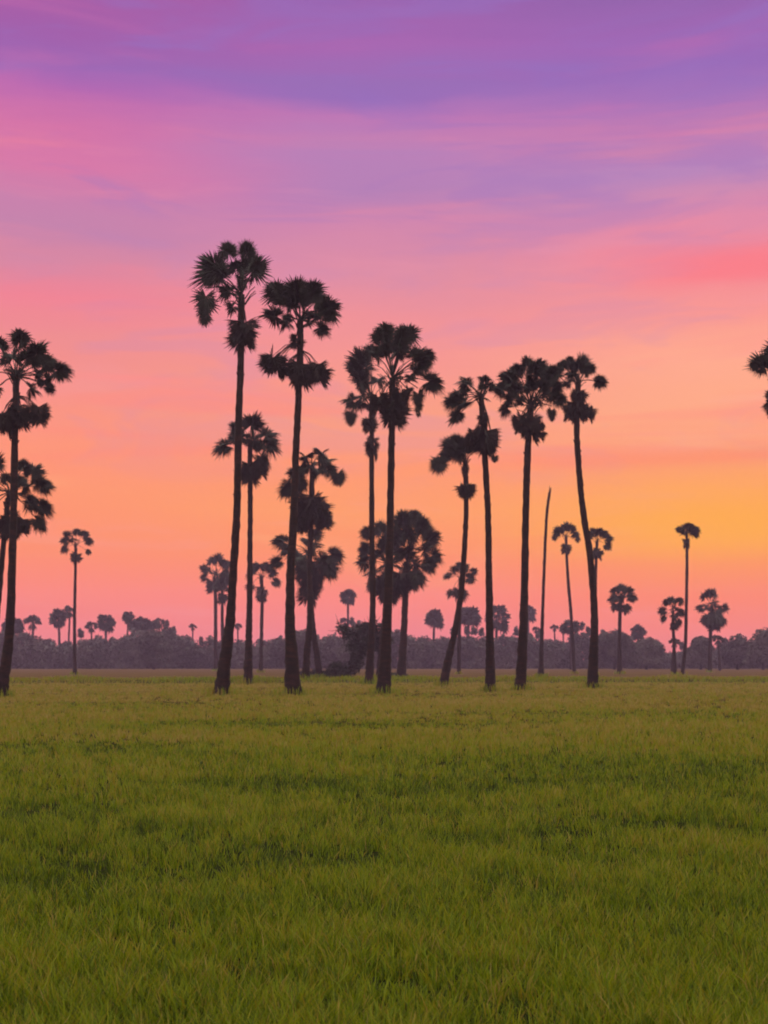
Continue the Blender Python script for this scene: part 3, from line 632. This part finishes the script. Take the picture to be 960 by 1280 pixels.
# the field carries on to either side and to the observer's feet
ns2 = np.random.RandomState(21); N2 = 80000
y2 = np.exp(ns2.rand(N2) * np.log(94 / 1.2)) * 1.2 - 1.0
x2 = (0.42 * np.maximum(y2, 0) + 0.9 + 6.5 * ns2.rand(N2)) * np.where(ns2.rand(N2) < .5, -1, 1)
y3 = 3.4 - 5.0 * ns2.rand(9000); x3 = (ns2.rand(9000) * 2 - 1) * 2.3
xx = np.concatenate([xx, x2, x3]); yy = np.concatenate([yy, y2, y3]); NT = len(xx)
keep = (yy < bund_y(xx) - 1.0)
hol = np.zeros(NT)
for hx, hy, hw_, hd_ in HOLLOWS:
    hol = np.maximum(hol, np.exp(-(((xx - hx) / hw_) ** 2 + ((yy - hy) / hd_) ** 2) ** 1.2))
keep &= nrs.rand(NT) > hol * 0.18
clump = field_noise(xx, yy, 5.0, 6.0, .3) * .5 + field_noise(xx, yy, 1.6, 1.9, 1.1) * .5
keep &= nrs.rand(NT) < np.clip(0.72 + 0.72 * clump, .18, 1)
xx, yy, hol, clump = xx[keep], yy[keep], hol[keep], clump[keep]
nt_ = len(xx); NB = 10
th = np.interp(yy, [3, 12, 30, 93], [.12, .125, .135, .12]) * (0.65 + 0.6 * nrs.rand(nt_)) * (1 + .30 * clump) * (1 - .30 * hol)
tage = np.interp(yy, [3, 12, 25, 45, 93], [.28, .37, .60, .84, .90]) + nrs.normal(size=nt_) * .20 + .12 * clump - .25 * hol
r_ = lambda a_: np.repeat(a_, NB)
n = nt_ * NB
sp = (0.014 + .0013 * r_(yy)) * (.5 + nrs.rand(n))
ba = nrs.rand(n) * 6.2832
bx_ = r_(xx) + np.cos(ba) * sp; by_ = r_(yy) + np.sin(ba) * sp
h = r_(th) * (0.6 + 0.6 * nrs.rand(n))
wd = np.maximum(0.0054, 0.00050 * by_) * (.7 + .6 * nrs.rand(n))
age = r_(tage) + nrs.normal(size=n) * .18
age[nrs.rand(n) < .035] += .5                                        # a few dry straw blades
co, lo, sz, ag = blades(bx_, by_, h, wd, np.clip(age, 0, 1), nrs, 0.6, ba)
rice = np_mesh('rice_grass', co, lo, sz, M_GRASS, {'age': ag})
rice['kind'] = 'stuff'

# ranker green grass on the bund and round the palm feet
bx = nrs.rand(26000) * 150 - 75
by = bund_y(bx) + nrs.normal(size=len(bx)) * .75
bh = (.10 + .22 * nrs.rand(len(bx))) * (1 + .4 * np.sin(bx * .8) * np.sin(bx * .23))
tx, ty, th_ = [], [], []
for s in PALMS + [POLE]:
    x0, y0 = s['at'][0] + s['path'][0][0], s['at'][1]
    k = 150 if y0 < 135 else 50
    a = nrs.rand(k) * 6.283; q = s['r0'] * (.9 + 1.7 * nrs.rand(k) ** 1.5)
    tx.append(x0 + np.cos(a) * q); ty.append(y0 + np.sin(a) * q); th_.append(.12 + .42 * nrs.rand(k))
bx = np.concatenate([bx] + tx); by = np.concatenate([by] + ty); bh = np.concatenate([bh] + th_)
bw = np.maximum(.012, .0007 * by)
co, lo, sz, ag = blades(bx, by, bh, bw, np.clip(.58 + .16 * nrs.normal(size=len(bx)), 0, .95), nrs)
bund = np_mesh('bund_grass', co, lo, sz, M_GRASS, {'age': ag})
bund['kind'] = 'stuff'
# follow the bund's crest
zz = np.empty(len(bund.data.vertices) * 3, np.float32); bund.data.vertices.foreach_get('co', zz)
zz = zz.reshape(-1, 3); zz[:, 2] += 0.28 * np.exp(-((zz[:, 1] - bund_y(zz[:, 0])) / 0.9) ** 2)
bund.data.vertices.foreach_set('co', zz.ravel()); bund.data.update()

# ---------------------------------------------------------------- air
def haze():
    m = bpy.data.materials.new('haze'); m.use_nodes = True
    nt = m.node_tree; nt.nodes.clear()
    out = nt.nodes.new('ShaderNodeOutputMaterial')
    v = nt.nodes.new('ShaderNodeVolumePrincipled')
    v.inputs['Color'].default_value = (0.82, 0.54, 0.84, 1)
    v.inputs['Density'].default_value = HAZE
    v.inputs['Anisotropy'].default_value = 0.0
    nt.links.new(v.outputs[0], out.inputs['Volume'])
    x0, x1, y0, y1, z0, z1 = -356, 356, -40, 538, -1.05, 32
    M = MB()
    M.add([(x0, y0, z0), (x1, y0, z0), (x1, y1, z0), (x0, y1, z0), (x0, y0, z1), (x1, y0, z1), (x1, y1, z1), (x0, y1, z1)],
          [(0, 3, 2, 1), (4, 5, 6, 7), (0, 1, 5, 4), (1, 2, 6, 5), (2, 3, 7, 6), (3, 0, 4, 7)])
    o = M.build('haze', m)
    o['kind'] = 'stuff'
HAZE = 0.00038
haze()

# ---------------------------------------------------------------- dusk sky (world) and the sun just under the cloud bank
W = bpy.data.worlds.new('World'); SC.world = W; W.use_nodes = True
nt = W.node_tree; nt.nodes.clear()
tc = nt.nodes.new('ShaderNodeTexCoord')
sep = nt.nodes.new('ShaderNodeSeparateXYZ'); nt.links.new(tc.outputs['Generated'], sep.inputs[0])
hx = mmath(nt, 'SQRT', mmath(nt, 'ADD', mmath(nt, 'MULTIPLY', sep.outputs['X'], sep.outputs['X']), mmath(nt, 'MULTIPLY', sep.outputs['Y'], sep.outputs['Y'])))
tanel = mmath(nt, 'DIVIDE', sep.outputs['Z'], mmath(nt, 'MAXIMUM', hx, 0.05))
u0 = mmath(nt, 'DIVIDE', tanel, 0.6)
az = mmath(nt, 'DIVIDE', sep.outputs['X'], mmath(nt, 'MAXIMUM', hx, 0.05))       # sine of azimuth from the view axis
cmb = nt.nodes.new('ShaderNodeCombineXYZ')
nt.links.new(az, cmb.inputs[0]); nt.links.new(tanel, cmb.inputs[2]); nt.links.new(mmath(nt, 'DIVIDE', sep.outputs['Y'], mmath(nt, 'MAXIMUM', hx, 0.05)), cmb.inputs[1])
def streak(sx, sz, scale, detail, seed, dist=0.6):
    mp = nt.nodes.new('ShaderNodeMapping')
    mp.inputs['Scale'].default_value = (sx, sx, sz); mp.inputs['Location'].default_value = (seed, seed * 1.7, seed * .6)
    mp.inputs['Rotation'].default_value = (0, R(4), 0)
    nt.links.new(cmb.outputs[0], mp.inputs['Vector'])
    return noise_node(nt, scale, detail, mp.outputs[0], 0.55, dist).outputs['Fac']
s1 = streak(2.2, 14.0, 1.0, 5.0, 3.1)
s2 = streak(5.0, 34.0, 1.0, 5.0, 8.3)
s3 = streak(1.6, 7.0, 1.0, 4.0, 5.7)
s4 = streak(3.2, 19.0, 1.0, 7.0, 12.9, 1.2)
s5 = streak(4.5, 22.0, 1.0, 7.0, 21.3, 1.4)
s6 = streak(2.4, 30.0, 1.0, 6.0, 33.7, 0.8)
warp = mmath(nt, 'ADD', mmath(nt, 'MULTIPLY', mmath(nt, 'SUBTRACT', s1, 0.5), 0.085), mmath(nt, 'MULTIPLY', mmath(nt, 'SUBTRACT', s2, 0.5), 0.06))
u = mmath(nt, 'ADD', u0, mmath(nt, 'MULTIPLY', warp, mmath(nt, 'MULTIPLY', u0, 1.6, True)), True)
def U(y):
    return (828.0 - y) / 1600.0 / 0.6
ZEN = [(1.0, (0.62, 0.50, 0.78))]
def sky_ramp(rows, zen):
    st = [(U(y), s2l(c)) for y, c in rows]
    st.sort()
    top = st[-1][1]
    return ramp(nt, st + [(0.92, top)] + [(1.0, zen)], u)
ZENITH_FILL = (3.0, 3.0, 2.6)  # overhead sky out of view, made brighter than dusk to light the grass
rl = sky_ramp([(0, (168, 88, 162)), (60, (160, 90, 168)), (105, (155, 98, 178)), (140, (180, 100, 175)), (190, (212, 112, 165)), (230, (215, 118, 165)), (270, (200, 125, 170)), (310, (196, 128, 170)), (350, (215, 132, 160)), (390, (240, 128, 145)), (440, (238, 138, 140)), (500, (247, 144, 131)), (560, (254, 146, 114)), (620, (255, 148, 103)), (690, (255, 141, 98)), (740, (255, 131, 108)), (780, (247, 127, 122)), (828, (232, 128, 136))], ZENITH_FILL)
rc_ = sky_ramp([(0, (152, 92, 170)), (50, (165, 98, 175)), (100, (150, 105, 180)), (130, (150, 105, 182)), (160, (188, 115, 178)), (200, (182, 125, 182)), (240, (180, 125, 180)), (280, (205, 130, 172)), (340, (222, 138, 160)), (400, (238, 142, 148)), (450, (246, 148, 140)), (520, (250, 155, 125)), (580, (255, 150, 105)), (640, (255, 155, 95)), (700, (255, 142, 94)), (750, (255, 131, 112)), (800, (240, 128, 132)), (828, (230, 128, 136))], ZENITH_FILL)
rr_ = sky_ramp([(0, (145, 95, 170)), (60, (158, 98, 178)), (100, (150, 102, 182)), (150, (170, 112, 182)), (190, (205, 125, 172)), (230, (182, 130, 185)), (270, (205, 135, 175)), (305, (225, 135, 165)), (325, (235, 135, 155)), (350, (242, 140, 150)), (400, (250, 150, 140)), (460, (255, 168, 138)), (530, (255, 168, 128)), (580, (252, 152, 108)), (620, (255, 164, 84)), (670, (255, 168, 68)), (710, (255, 142, 82)), (750, (255, 130, 90)), (790, (248, 128, 114)), (828, (230, 126, 132))], ZENITH_FILL)
azw = mmath(nt, 'ADD', az, mmath(nt, 'MULTIPLY', mmath(nt, 'SUBTRACT', s3, 0.5), 0.25))
def sstep(v, a, b):
    n = nt.nodes.new('ShaderNodeMapRange'); n.interpolation_type = 'SMOOTHSTEP'
    n.inputs['From Min'].default_value = a; n.inputs['From Max'].default_value = b
    nt.links.new(v, n.inputs['Value'])
    return n.outputs['Result']
c1 = mixc(nt, sstep(azw, -0.26, -0.02), rl.outputs['Color'], rc_.outputs['Color'])
c2 = mixc(nt, sstep(azw, 0.03, 0.25), c1, rr_.outputs['Color'])
# broken sheets of altocumulus: rosy where lit from below, mauve where in their own shade, coral low down
high = sstep(u0, 0.50, 0.62)
mid = mmath(nt, 'MULTIPLY', sstep(u0, 0.18, 0.34), mmath(nt, 'SUBTRACT', 1.0, sstep(u0, 0.62, 0.74)))
def lay(base, mask, amount, col, gate=None):
    f = mmath(nt, 'MULTIPLY', mask, amount)
    if gate is not None:
        f = mmath(nt, 'MULTIPLY', f, gate)
    return mixc(nt, f, base, s2l(col))
c3 = lay(c2, sstep(s4, 0.52, 0.74), 0.26, (212, 112, 170), high)
c3 = lay(c3, sstep(s5, 0.47, 0.66), 0.50, (146, 108, 188), high)
c3 = lay(c3, sstep(s5, 0.50, 0.66), 0.26, (200, 135, 178), mid)
c3 = lay(c3, sstep(s6, 0.52, 0.70), 0.32, (255, 140, 142), mid)
c3 = lay(c3, sstep(s2, 0.54, 0.70), 0.14, (250, 158, 168), mmath(nt, 'SUBTRACT', 1.0, sstep(u0, 0.66, 0.74)))
low = mmath(nt, 'MULTIPLY', sstep(u0, 0.06, 0.14), mmath(nt, 'SUBTRACT', 1.0, sstep(u0, 0.30, 0.42)))
c3 = lay(c3, sstep(s6, 0.50, 0.68), 0.30, (255, 128, 105), low)
c3 = lay(c3, sstep(s4, 0.55, 0.70), 0.22, (255, 178, 120), low)
# one coral bar of cloud low in the north-east
def bell(v, c, w):
    d_ = mmath(nt, 'DIVIDE', mmath(nt, 'SUBTRACT', v, c), w)
    return mmath(nt, 'POWER', 2.718, mmath(nt, 'MULTIPLY', mmath(nt, 'MULTIPLY', d_, d_), -1.0))
uw = mmath(nt, 'ADD', u0, mmath(nt, 'MULTIPLY', mmath(nt, 'SUBTRACT', s4, 0.5), 0.05))
bar = mmath(nt, 'MULTIPLY', bell(uw, U(354), 0.024), sstep(azw, 0.13, 0.27))
c3 = lay(c3, bar, 0.72, (253, 114, 126))
bar2 = mmath(nt, 'MULTIPLY', bell(uw, U(578), 0.012), sstep(azw, 0.02, 0.16))
c3 = lay(c3, bar2, 0.5, (255, 136, 98))
glow = mmath(nt, 'MULTIPLY', bell(uw, U(665), 0.040), sstep(azw, 0.05, 0.26))
c3 = lay(c3, glow, 0.8, (255, 168, 44))
# unseen sky behind the camera: pale, brightened as added fill light for the field
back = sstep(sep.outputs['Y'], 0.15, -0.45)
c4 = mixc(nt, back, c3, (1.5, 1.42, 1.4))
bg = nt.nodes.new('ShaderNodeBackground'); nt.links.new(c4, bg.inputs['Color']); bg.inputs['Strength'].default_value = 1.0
sky = nt.nodes.new('ShaderNodeTexSky'); sky.sky_type = 'NISHITA'; sky.sun_disc = False
sky.sun_elevation = R(-2.0); sky.sun_rotation = R(14); sky.air_density = 1.5; sky.dust_density = 3.0
bg2 = nt.nodes.new('ShaderNodeBackground'); nt.links.new(sky.outputs[0], bg2.inputs['Color']); bg2.inputs['Strength'].default_value = 0.05
ad = nt.nodes.new('ShaderNodeAddShader'); nt.links.new(bg.outputs[0], ad.inputs[0]); nt.links.new(bg2.outputs[0], ad.inputs[1])
wo = nt.nodes.new('ShaderNodeOutputWorld'); nt.links.new(ad.outputs[0], wo.inputs['Surface'])

sd = bpy.data.lights.new('sun', 'SUN'); sd.energy = 0.5; sd.angle = R(18); sd.color = (1.0, 0.62, 0.38)
so = bpy.data.objects.new('sun', sd); C.objects.link(so)
sdir = Vector((math.sin(R(14)), math.cos(R(14)), math.tan(R(5.0))))
so.rotation_euler = sdir.to_track_quat('Z', 'Y').to_euler()
so.location = (60, 200, 80)

# ---------------------------------------------------------------- camera
cd = bpy.data.cameras.new('camera'); co_ = bpy.data.objects.new('camera', cd); C.objects.link(co_)
cd.sensor_fit = 'VERTICAL'; cd.sensor_height = 36.0; cd.lens = 45.0
cd.shift_y = 188.0 / 1280.0
cd.clip_end = 5000
cd.dof.use_dof = True; cd.dof.focus_distance = 9.5; cd.dof.aperture_fstop = 4.0
co_.location = (0, 0, 1.5); co_.rotation_euler = (R(90), 0, 0)
SC.camera = co_

vs = SC.view_settings
vs.view_transform = 'Standard'; vs.look = 'None'; vs.exposure = 0.0; vs.gamma = 1.0; vs.use_curve_mapping = False
cy = SC.cycles
cy.use_denoising = True
cy.max_bounces = 6; cy.diffuse_bounces = 3; cy.volume_bounces = 0; cy.transmission_bounces = 4
cy.filter_width = 1.7
